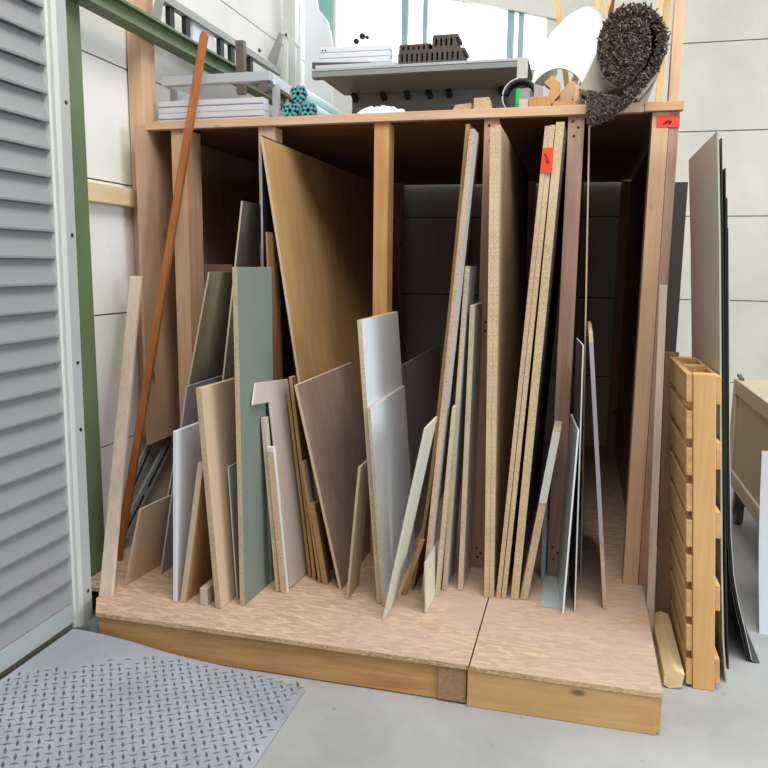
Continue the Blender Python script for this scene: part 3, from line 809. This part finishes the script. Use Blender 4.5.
# aluminium frame lying on the bundle
fr = thing('aluminium_frame', (-1.9, .3, TZ + .15), 'rectangular aluminium frame lying over the pale rails on the rack top', 'frame', GT)
zf = TZ + .215
m = MB(); m.box((-2.08, .12, zf - .018), (-1.5, .165, zf + .025)); m.build('front_rail', 'alu', fr, bevel=.002)
m = MB(); m.bar((-1.515, .166, zf), (-1.515, 1.15, zf - .03), .03, .05); m.build('side_rail', 'alulilac', fr, bevel=.002)
m = MB(); m.bar((-1.505, .55, zf - .012), (-1.505, .68, zf - .016), .012, .052); m.build('joint', 'darkface', fr)
m = MB(); m.box((-2.08, 1.1, zf - .045), (-1.49, 1.14, zf - .005)); m.build('rear_rail', 'alu', fr)
m = MB(); m.box((-2.08, .2, TZ), (-2.04, 1.1, zf - .02)); m.build('side_rail', 'alu', fr)
MB().tube([(-1.53, .118, zf - .045), (-1.53, .16, zf - .045)], .026, 16).build('end_plug', 'darkface', fr)
for y in (.2, 1.12): MB().box((-1.515, y - .015, TZ), (-1.485, y + .015, zf - .02)).build('foot', 'alu', fr)
# ladder-like tray along the wall above the green beam
tr = thing('cable_tray', (-2.06, .6, bz1), 'grey metal ladder tray on top of the green beam along the left wall', 'tray')
tz0, tz1 = at(177, 9, X=-2.04).z, at(177, 1, X=-2.04).z
m = MB(); m.box((-2.08, .1, tz0), (-2.04, 1.6, tz1)); m.build('top_rail', 'steelgrey', tr)
m = MB(); m.box((-2.08, .1, bz1 + .001), (-2.045, 1.6, bz1 + .015)); m.build('bottom_rail', 'alu', tr)
for y in (.17, .33, .72, .86, 1.0, 1.12):
    MB().box((-2.075, y, bz1 + .015), (-2.05, y + .045, tz0 + .001)).build('rung', 'dark', tr)
MB().box((-2.075, .42, bz1 + .015), (-2.06, .66, tz0)).build('cover_plate', 'alulilac', tr)
ps = at(241, 55, Y=.55)
tag(MB().box((ps.x - .022, .53, zf + .022), (ps.x + .022, .57, ps.z + .07)).build('metal_post', 'darkface'), 'short dark grey metal stub standing on the aluminium frame', 'post')
a, b = Vector((-2.06, .05, bz1 + .002)), at(176, -4, Y=.05)
tag(MB().bar(a, b + Vector((.02, 0, .4)), .03, .03).build('metal_strut', 'steelgrey'), 'slanting grey metal strut by the tall timber post', 'strut')
# white post, frame and bracket in the back corner
a = at(290, 60, Y=1.95)
tag(MB().box((a.x - .05, 1.95, TZ), (a.x + .04, 2.03, 4.1)).build('corner_post', 'jamb'), 'white square post rising at the back left corner of the rack top', 'post')
wfm = thing('metal_stand', at(293, 75, Y=1.7), 'small white rectangular metal stand leaning before the white corner post', 'stand')
q0, q1, q2, q3 = at(286, 34, Y=1.7), at(299, 48, Y=1.7), at(296.5, 78, Y=1.7), at(286.5, 74, Y=1.7)
q2.z = q3.z = TZ + .012
for (u, v), nm in (((q0, q1), 'top_bar'), ((q1, q2), 'side_bar'), ((q2, q3), 'bottom_bar'), ((q3, q0), 'side_bar')):
    MB().bar(u, v, .022, .02, 0, (0, 1, 0)).build(nm, 'jamb', wfm)
br = MB().prism([at(279, 32, Y=1.75), at(281, 33, Y=1.75), at(272, 70, Y=1.75), at(263, 70, Y=1.75)], (0, .05, 0))
tag(br.build('metal_bracket', 'steelgrey'), 'pale tapering bracket left of the white corner post', 'bracket')
hk = MB(); hk.tube([at(245, 52, Y=1.6), at(252, 54, Y=1.6), at(258, 57, Y=1.6)], .012, 8); hk.tube([at(256, 49, Y=1.6), at(259, 52, Y=1.6)], .02, 8)
hk.tube([at(258, 57, Y=1.6), at(270, 64, Y=1.6)], .01, 8)
tag(hk.build('metal_hook', 'darkface'), 'small dark hook on the wall left of the pale bracket', 'hook')
wb = [at(305, 161, Y=2.4), at(305, -20, Y=2.4), at(313, -20, Y=2.4), at(318, 8, Y=2.4), at(327, 20, Y=2.4), at(331, 34, Y=2.4), at(332.5, 47, Y=2.4), at(332.5, 161, Y=2.4)]
for q_ in (wb[0], wb[-1]): q_.z = TZ + .001
tag(MB().prism(wb, (0, .02, 0)).build('white_sheet', 'whitepl'), 'white board with a curved right edge standing before the window', 'board')
_x = at(300, 60, Y=2.6).x
tag(MB().box((_x, 2.6, TZ + .001), (_x + .09, 2.63, 4.0)).build('tall_sheet', 'jambgrey'), 'plain pale grey upright panel between the white corner post and the curved board', 'board')

# steel shelf standing on the rack top
sx0, sx1 = -1.66, -.36
sh = thing('steel_shelf', (-1., 1.5, TZ), 'long grey sheet-steel shelf standing on the rack top below the window', 'shelf')
MB().box((sx0, 1.16, 2.737), (sx1, 1.82, 2.75)).build('shelf_top', 'steelgrey', sh)
b = MB(); b.box((sx0, 1.15, 2.705), (sx1, 1.16, 2.737)); b.build('front_lip', 'steelgrey', sh)
MB().box((sx0, 1.146, 2.738), (sx1, 1.16, 2.752)).build('edge_strip', 'alu', sh)
b = MB(); b.box((sx0, 1.16, 2.7), (sx1, 1.21, 2.705)); b.build('underfold', 'steelgrey', sh)
MB().box((sx0 + .06, 1.8, TZ), (sx1, 1.83, 2.735)).build('back_plate', 'steelgrey', sh)
MB().box((sx1 - .06, 1.145, 2.64), (sx1 + .0, 1.16, 2.752)).build('end_clip', 'jamb', sh)
for px in (352, 381, 405, 427, 447, 500):
    x = at(px, 90, Y=1.72).x
    MB().bar((x, 1.75, 2.735), (x + .012, 1.785, 2.69), .04, .03, 0, (1, 0, 0)).build('bracket', 'dark', sh)
# on the steel shelf
zt = 2.752
rad = thing('white_radiator', (-1.45, 1.4, zt), 'long white ribbed profile lying on the left of the steel shelf', 'profile')
x0, x1 = at(321, 50, Y=1.35).x, at(391, 55, Y=1.35).x
for i in range(3):
    MB().hexa([(x0 + .0, 1.32, zt + .07 + i * .034), (x1, 1.32, zt + .066 + i * .034), (x1, 1.4, zt + .066 + i * .034), (x0, 1.4, zt + .07 + i * .034),
               (x0, 1.32, zt + .102 + i * .034), (x1, 1.32, zt + .098 + i * .034), (x1, 1.4, zt + .098 + i * .034), (x0, 1.4, zt + .102 + i * .034)]).build('rib', 'whitepl', rad, bevel=.004)
for dxx in (.02, .04): MB().tube([(x0 + dxx, 1.321, zt + .15), (x0 + dxx, 1.317, zt + .15)], .005, 8).build('screw', 'dark', rad)
x0, x1 = at(312, 60, Y=1.25).x, at(368, 58, Y=1.25).x
bd = MB().hexa([(x0, 1.25, zt + .032), (x1, 1.3, zt + .046), (x1, 1.42, zt + .046), (x0, 1.42, zt + .032), (x0, 1.25, zt + .066), (x1, 1.3, zt + .062), (x1, 1.42, zt + .062), (x0, 1.42, zt + .066)])
tag(bd.build('wood_board', 'darkbrown'), 'flat brown board lying under the white ribbed profile', 'board')
x0, x1 = at(316, 64, Y=1.2).x, at(396, 62, Y=1.2).x
tag(MB().box((x0, 1.19, zt), (x1, 1.44, zt + .03)).build('flat_sheet', 'alulilac'), 'thin pale panel flat on the left of the steel shelf', 'board')
for i, (px0, px1, zz, hh, yy, lab) in enumerate(((398, 464, 0, .1, 1.22, 'long dark brown ridged grate lying on the steel shelf'), (399, 430, .101, .055, 1.3, 'dark brown ridged grate piece stacked at the left of the long one'), (432, 457, .101, .1, 1.3, 'short dark brown grate block tilted on top of the long one'))):
    x0, x1 = at(px0, 55, Y=yy).x, at(px1, 55, Y=yy).x
    g = MB(); nn = max(4, int((x1 - x0) / .03))
    g.box((x0, yy, zt + zz), (x1, yy + .22, zt + zz + hh * .3))
    for k in range(nn):
        xa = x0 + (x1 - x0) * k / nn
        g.box((xa, yy, zt + zz + hh * .3), (xa + (x1 - x0) / nn * .55, yy + .22, zt + zz + hh * .8))
    g.box((x0, yy + .02, zt + zz + hh * .8), (x1, yy + .2, zt + zz + hh))
    tag(g.build('ridged_grate', 'darkbrown'), lab, 'grate', 'brown grates on the steel shelf')
for k, (px, py, r) in enumerate(((356, 41, .022), (362, 36, .024), (367, 37, .014))):
    c = at(px, py, Y=YB + .06)
    tag(MB().tube([(c.x, YB + .08, c.z), (c.x, YB + .06, c.z)], r, 14).build('window_knob', 'dark'), ('lowest', 'middle and largest', 'smallest')[k] + ' of three black knobs on the bright window', 'knob')

# bits along the front of the rack top
def block(name, pxs, y, dy, m, label, cat='offcut', lift=0):
    pts = [at(*q, Y=y) for q in pxs]
    zmin = min(p.z for p in pts); 
    for p in pts:
        if p.z - zmin < .014: p.z = TZ + lift + .001
    o = MB().prism(pts, (0, dy, 0)).build(name, m, bevel=.0015)
    return tag(o, label, cat, 'offcuts and bits on the rack top')
block('chipboard_offcut', [(473, 109), (493, 109), (489, 97), (474, 98)], .12, .08, 'chip', 'chipboard offcut standing alone at mid front of the rack top')
block('chipboard_offcut', [(450, 109), (472, 109), (471, 103), (455, 105)], .14, .06, 'chippink', 'low broken chipboard offcut left of the taller one on the rack top')
block('timber_offcut', [(528, 105), (551, 105), (550, 96), (529, 97)], .06, .06, 'orange', 'short rectangular wood offcut before the black coil')
block('timber_offcut', [(545, 104), (560, 94), (560, 83), (552, 75), (544, 83), (550, 88)], .12, .06, 'pallet', 'tilted square timber end standing up right of the black coil')
block('timber_offcut', [(556, 104), (577, 96), (576, 82), (571, 81), (560, 92)], .16, .06, 'pine', 'wedge-shaped wood offcut left of the carpet roll')
block('timber_offcut', [(552, 104), (585, 104), (585, 100), (553, 101)], .05, .04, 'pineX', 'flat thin wood strip at the foot of the wedge-shaped offcut')
block('timber_offcut', [(573, 103), (582, 103), (582, 87), (575, 84)], .08, .06, 'cream', 'small cream wood offcut against the carpet roll')
block('plastic_box', [(519, 98), (530, 98), (530, 88), (520, 89)], .1, .04, 'steelgrey', 'small grey box inside the black coil', 'box')
block('plastic_box', [(534, 96), (543, 96), (542, 86), (534, 84)], .1, .05, 'lilac', 'small grey box right of the black coil', 'box')
block('white_block', [(519, 104), (528, 104), (528, 99), (519, 99)], .05, .05, 'palebatten', 'small pale block under the grey box by the black coil')
block('green_tag', [(515.5, 98), (519.5, 97.5), (520, 88), (516, 89)], .092, .008, 'greenlabel', 'bright green tag in the black coil', 'tag', lift=.02)
# coil
c = at(520.5, 92, Y=.16); R_ = .068
cpath = [(c.x + R_ * cos(a_), .16, TZ + .012 + R_ + R_ * sin(a_)) for a_ in [2 * pi * k / 32 for k in range(33)]]
co = thing('hose_coil', (c.x, .16, TZ), 'black coiled hose standing upright on the rack top', 'coil')
for k, yy in enumerate((0, .022, .044)):
    MB().tube([(x, y + yy, z) for x, y, z in cpath], .011, 8, cap=False).build('turn', 'dark', co, smooth=True)
MB().tube([(c.x + (R_ + .011) * cos(a_), .155, TZ + .012 + R_ + (R_ + .009) * sin(a_)) for a_ in [pi * (.55 + .8 * k / 20) for k in range(21)]], .004, 6).build('pale_stripe', 'alulilac', co)
# crumpled bag
bg = MB(); nu, nv = 26, 8; vs = []
x0, x1 = at(356, 108, Y=.12).x, at(406, 108, Y=.12).x
for i in range(nu + 1):
    for j in range(nv + 1):
        u, v = i / nu, j / nv
        h = .055 * (sin(pi * u) ** .5 if 0 < u < 1 else 0) * sin(pi * v) + .03 * noise.noise(Vector((u * 11, v * 5, 1))) * sin(pi * v)
        vs.append((x0 + (x1 - x0) * u, 0.05 + .14 * v + .015 * noise.noise(Vector((u * 6, v * 4, 4))), TZ + .002 + max(0, h) * .95))
fs = [(i * (nv + 1) + j, (i + 1) * (nv + 1) + j, (i + 1) * (nv + 1) + j + 1, i * (nv + 1) + j + 1) for i in range(nu) for j in range(nv)]
bg.add(vs, fs)
bo = bg.build('plastic_bag', 'bag'); sm = bo.modifiers.new('s', 'SOLIDIFY'); sm.thickness = .002
tag(bo, 'crumpled clear plastic bag lying on the rack top', 'bag')
# white hood
hd = MB(); secs = []
HS = ((.26, (556, 103), 29.5, 35), (.5, (560, 94), 30, 48), (.68, (564, 82), 28, 57), (.8, (577, 74), 30, 62), (1.2, (585, 66), 28, 58))
for k, (yy, ctr, rx, rz) in enumerate(HS):
    c = at(*ctr, Y=yy); s_ = depth(c) / FPX
    ring = []
    for j in range(25):
        an = pi * (1.04 - 1.08 * j / 24)
        ring.append(Vector((c.x + rx * s_ * cos(an), yy + .03 * sin(an), max(TZ + .002, c.z + rz * s_ * sin(an)))))
    secs.append(ring)
vs = [p for r in secs for p in r]
fs = [(k * 25 + j, k * 25 + j + 1, (k + 1) * 25 + j + 1, (k + 1) * 25 + j) for k in range(len(HS) - 1) for j in range(24)]
hd.add(vs, fs)
ho = hd.build('plastic_hood', 'whitepl', smooth=True); sm = ho.modifiers.new('s', 'SOLIDIFY'); sm.thickness = .006
tag(ho, 'large arched white plastic hood left of the carpet roll', 'hood')
# battens behind
for i, (A_, B_, y, m, lab, w_) in enumerate((
        ((560, 28), (556, -6), 1.4, 'yellow', 'thin yellowish stick behind the white hood', .03),
        ((592, 24), (601, -6), 1.3, 'yellow', 'yellow batten, left of two slanting side by side behind the hood', .035),
        ((602, 22), (611, -6), 1.35, 'cream', 'cream batten, right of two slanting side by side behind the hood', .03),
        ((609, 30), (613, -6), 1.55, 'stained', 'brown batten upright behind the left of the carpet roll', .03),
        ((650, 40), (662, -6), 1.3, 'cream', 'bright cream batten slanting behind the right of the carpet roll', .035),
        ((662, 60), (668, -6), 1.5, 'yellow', 'yellowish batten nearest the corner stud behind the carpet roll', .035))):
    a, b = at(*A_, Y=y), at(*B_, Y=y)
    d = (b - a).normalized(); a2 = a - d * ((a.z - TZ) / d.z); b2 = b + d * .3
    tag(MB().bar(a2 + d * .02, b2, w_, w_, 0, (0, 1, 0)).build('wood_batten', m), lab, 'batten', 'battens standing on the rack top')
a, b = at(671, 60, Y=.03), at(682, 60, Y=.03)
tag(MB().box((a.x, .03, TZ), (b.x, .09, 4.0)).build('timber_post', 'pine', bevel=.003), 'tall timber stud rising from the right front corner of the rack top', 'timber post')
a, b = at(655, 3, Y=.06), at(684, -3, Y=.06)

# ------------------------------------------------------------------ carpet roll
YC = -.1
sp = [(593, 121), (604, 116), (618, 108), (632, 98), (644, 86), (657, 70), (665, 52), (667, 34), (660, 16), (648, 6), (632, 4), (616, 10), (605, 23), (599, 40), (599, 57), (604, 73), (615, 83), (628, 81),
      (639, 71), (647, 57), (650, 42), (648, 28), (640, 20), (630, 19), (620, 25), (615, 37), (614, 52), (620, 64), (629, 64), (636, 55), (638, 43), (633, 33), (626, 36), (626, 46)]
ctl = [at(*q, Y=YC) for q in sp]
def cr(p0, p1, p2, p3, t):
    return .5 * ((2 * p1) + (p2 - p0) * t + (2 * p0 - 5 * p1 + 4 * p2 - p3) * t * t + (3 * p1 - p0 - 3 * p2 + p3) * t ** 3)
path = []
for i in range(len(ctl) - 1):
    for k in range(4):
        path.append(cr(ctl[max(i - 1, 0)], ctl[i], ctl[i + 1], ctl[min(i + 2, len(ctl) - 1)], k / 4))
path.append(ctl[-1])
zoff = 0
rollo = thing('carpet_roll', (path[40].x, .4, TZ), 'rolled dark brown shag carpet with pale backing hanging over the rack front', 'carpet')
# backing strip: the outer side of the spiral, extruded along the rack's depth
bkm = MB(); NP = len(path); vs = []; LR = .68
nrm = []
for i, p in enumerate(path):
    t = (path[min(i + 1, NP - 1)] - path[max(i - 1, 0)]).normalized()
    nrm.append(Vector((-t.z, 0, t.x)))          # points into the spiral
cen = path[-1]
for i in range(NP):
    if i > 20 and nrm[i].dot(cen - path[i]) < 0: nrm[i] = -nrm[i]
for i in range(20):
    if nrm[i].dot(nrm[21]) < 0 and i > 15: nrm[i] = -nrm[i]
for i in range(19, -1, -1):
    if nrm[i].dot(nrm[i + 1]) < 0: nrm[i] = -nrm[i]
def strip(off0, off1, y0, y1):
    b = MB(); vs = []
    for i, p in enumerate(path):
        ys = y1 if i > 22 else min(y1, y0 + .02 + (y1 - y0) * max(0, (i - 4) / 18) ** 1.5)
        if i <= 22: ys = max(ys, y0 + .05)
        if p.z < TZ + .03 and i <= 40: ys = min(ys, -.025)
        for off, y in ((off0, y0), (off1, y0), (off1, ys), (off0, ys)):
            q_ = p + nrm[i] * off; vs.append((q_.x, y, q_.z))
    fs = [(0, 1, 2, 3), tuple(range(len(vs) - 4, len(vs)))]
    for i in range(NP - 1):
        k = 4 * i
        for u, v in ((0, 1), (1, 2), (2, 3), (3, 0)): fs.append((k + u, k + v, k + 4 + v, k + 4 + u))
    b.add(vs, fs); return b
strip(-.006, 0, YC + .02, LR).build('backing', 'backing', rollo, smooth=False)
strip(.0005, .014, YC + .012, LR).build('pile_base', 'pile', rollo)
core = [q_ + nrm[k_ + 34] * .012 for k_, q_ in enumerate(path[34:86])]
MB().prism([(q_.x, YC + .014, q_.z) for q_ in core], (0, LR - .1, 0)).build('pile_core', 'pile', rollo)
# shag tufts along the cut front end and on the hanging tail
tf = MB(); rr = random.Random(5)
def tuft(b, base, d, l, w, m=0):
    d = d.normalized(); a = d.orthogonal().normalized(); c_ = d.cross(a); an = rr.random() * pi
    a, c_ = a * cos(an) + c_ * sin(an), c_ * cos(an) - a * sin(an)
    k = base + d * l * .6 + a * w * .6
    b.add([base + a * w, base - a * w * .5 + c_ * w * .87, base - a * w * .5 - c_ * w * .87, k + a * w * .8, k - a * w * .4 + c_ * w * .7, k - a * w * .4 - c_ * w * .7, base + d * l + c_ * w],
          [(0, 1, 4, 3), (1, 2, 5, 4), (2, 0, 3, 5), (3, 4, 6), (4, 5, 6), (5, 3, 6)], m)
for i in range(NP - 1):
    seg = path[i + 1] - path[i]
    for _ in range(max(3, int(seg.length * 1500))):
        f = rr.random(); o_ = rr.uniform(.004, .04) * (1 if i > 10 else .75) - .008
        q_ = path[i] + seg * f + nrm[i] * o_; q_.y = YC + rr.uniform(-.004, .02)
        d = nrm[i] * rr.uniform(-.2, 1) + Vector((rr.uniform(-.6, .6), -1.0 * rr.random() - .15, rr.uniform(-.6, .6)))
        tuft(tf, q_, d, rr.uniform(.012, .024), rr.uniform(.003, .0055), 0 if rr.random() < .85 else 1)
cx_ = sum(q.x for q in core) / len(core); cz_ = sum(q.z for q in core) / len(core)
rx_ = (max(q.x for q in core) - min(q.x for q in core)) / 2; rz_ = (max(q.z for q in core) - min(q.z for q in core)) / 2
for _ in range(1500):
    an, r_k = rr.random() * 2 * pi, rr.random() ** .5
    q_ = Vector((cx_ + rx_ * r_k * cos(an), YC + .012, cz_ + rz_ * r_k * sin(an)))
    tuft(tf, q_, Vector((rr.uniform(-.9, .9), -.7 * rr.random() - .2, rr.uniform(-.9, .9))), rr.uniform(.012, .024), rr.uniform(.003, .0055), 0 if rr.random() < .85 else 1)
tf.build('pile', ['pile', 'pilelight'], rollo)['kind'] = 'stuff'
# flap of carpet hanging over the front rail, pile outward
fl = [at(*q, Y=-.075) for q in ((588, 90), (600, 93), (622, 98), (640, 90), (628, 106), (612, 116), (598, 124), (589, 126), (586, 112))]
MB().prism(fl, (0, .012, 0)).build('flap', 'pilelight', rollo)
tf = MB()
def inside(p, poly):
    r = False; j = len(poly) - 1
    for i in range(len(poly)):
        if (poly[i].z > p.z) != (poly[j].z > p.z) and p.x < (poly[j].x - poly[i].x) * (p.z - poly[i].z) / (poly[j].z - poly[i].z) + poly[i].x: r = not r
        j = i
    return r
for _ in range(5200):
    p = Vector((rr.uniform(min(q.x for q in fl), max(q.x for q in fl)), -.075, rr.uniform(min(q.z for q in fl), max(q.z for q in fl))))
    if inside(p, fl):
        tuft(tf, p, Vector((rr.uniform(-.6, .6), -.8, rr.uniform(-.9, .3))), rr.uniform(.012, .026), rr.uniform(.002, .0035), 1 if rr.random() < .75 else 0)
tf.build('flap_pile', ['pile', 'pilelight'], rollo)['kind'] = 'stuff'
bf = [at(*q, Y=-.03) for q in ((601, 44), (597, 52), (588, 72), (579, 88), (590, 92), (604, 92), (618, 88), (606, 78))]
MB().prism(bf, (0, .2, 0)).build('backing_fold', 'backing', rollo)

# ------------------------------------------------------------------ light
w = bpy.data.worlds.new('world'); bpy.context.scene.world = w
w.use_nodes = True
bgd = w.node_tree.nodes['Background']
bgd.inputs['Color'].default_value = (.93, .97, 1, 1)
bgd.inputs['Strength'].default_value = 1.0
nt = w.node_tree
tc_ = nt.nodes.new('ShaderNodeTexCoord'); sx_ = nt.nodes.new('ShaderNodeSeparateXYZ'); rp_ = nt.nodes.new('ShaderNodeValToRGB')
nt.links.new(tc_.outputs['Generated'], sx_.inputs[0]); nt.links.new(sx_.outputs['Z'], rp_.inputs['Fac']); nt.links.new(rp_.outputs['Color'], bgd.inputs['Color'])
rp_.color_ramp.elements[0].position = .12; rp_.color_ramp.elements[0].color = (.04, .041, .043, 1)
rp_.color_ramp.elements[1].position = .75; rp_.color_ramp.elements[1].color = (.92, .94, .95, 1)
def area(name, loc, target, sx, sy, e, col):
    ld = bpy.data.lights.new(name, 'AREA'); ld.shape = 'RECTANGLE'; ld.size = sx; ld.size_y = sy; ld.energy = e; ld.color = col
    o = bpy.data.objects.new(name, ld); C.objects.link(o); o.location = loc
    o.rotation_euler = (Vector(target) - Vector(loc)).to_track_quat('-Z', 'Y').to_euler()
    return o
area('ceiling_lamp', (.4, -2.3, 5.2), (-.6, -.3, .6), 2.6, 2.0, 178, (1, .96, .9))
area('doorway_daylight', (4.4, -2.2, 2.2), (-.8, -.3, 1.0), 2.4, 2.6, 165, (.86, .93, 1))
area('window_light', (-1.2, YB - .1, 3.7), (-.8, 0, 2.2), 1.5, 1.1, 12, (.95, .98, 1))

vs_ = bpy.context.scene.view_settings
vs_.view_transform = 'Standard'; vs_.look = 'None'; vs_.gamma = 1; vs_.exposure = 0.06
try: vs_.use_curve_mapping = False
except Exception: pass
for o in bpy.data.objects:
    for k in ('_o', 'a', 'b', 't', '_'):
        if k in o: del o[k]
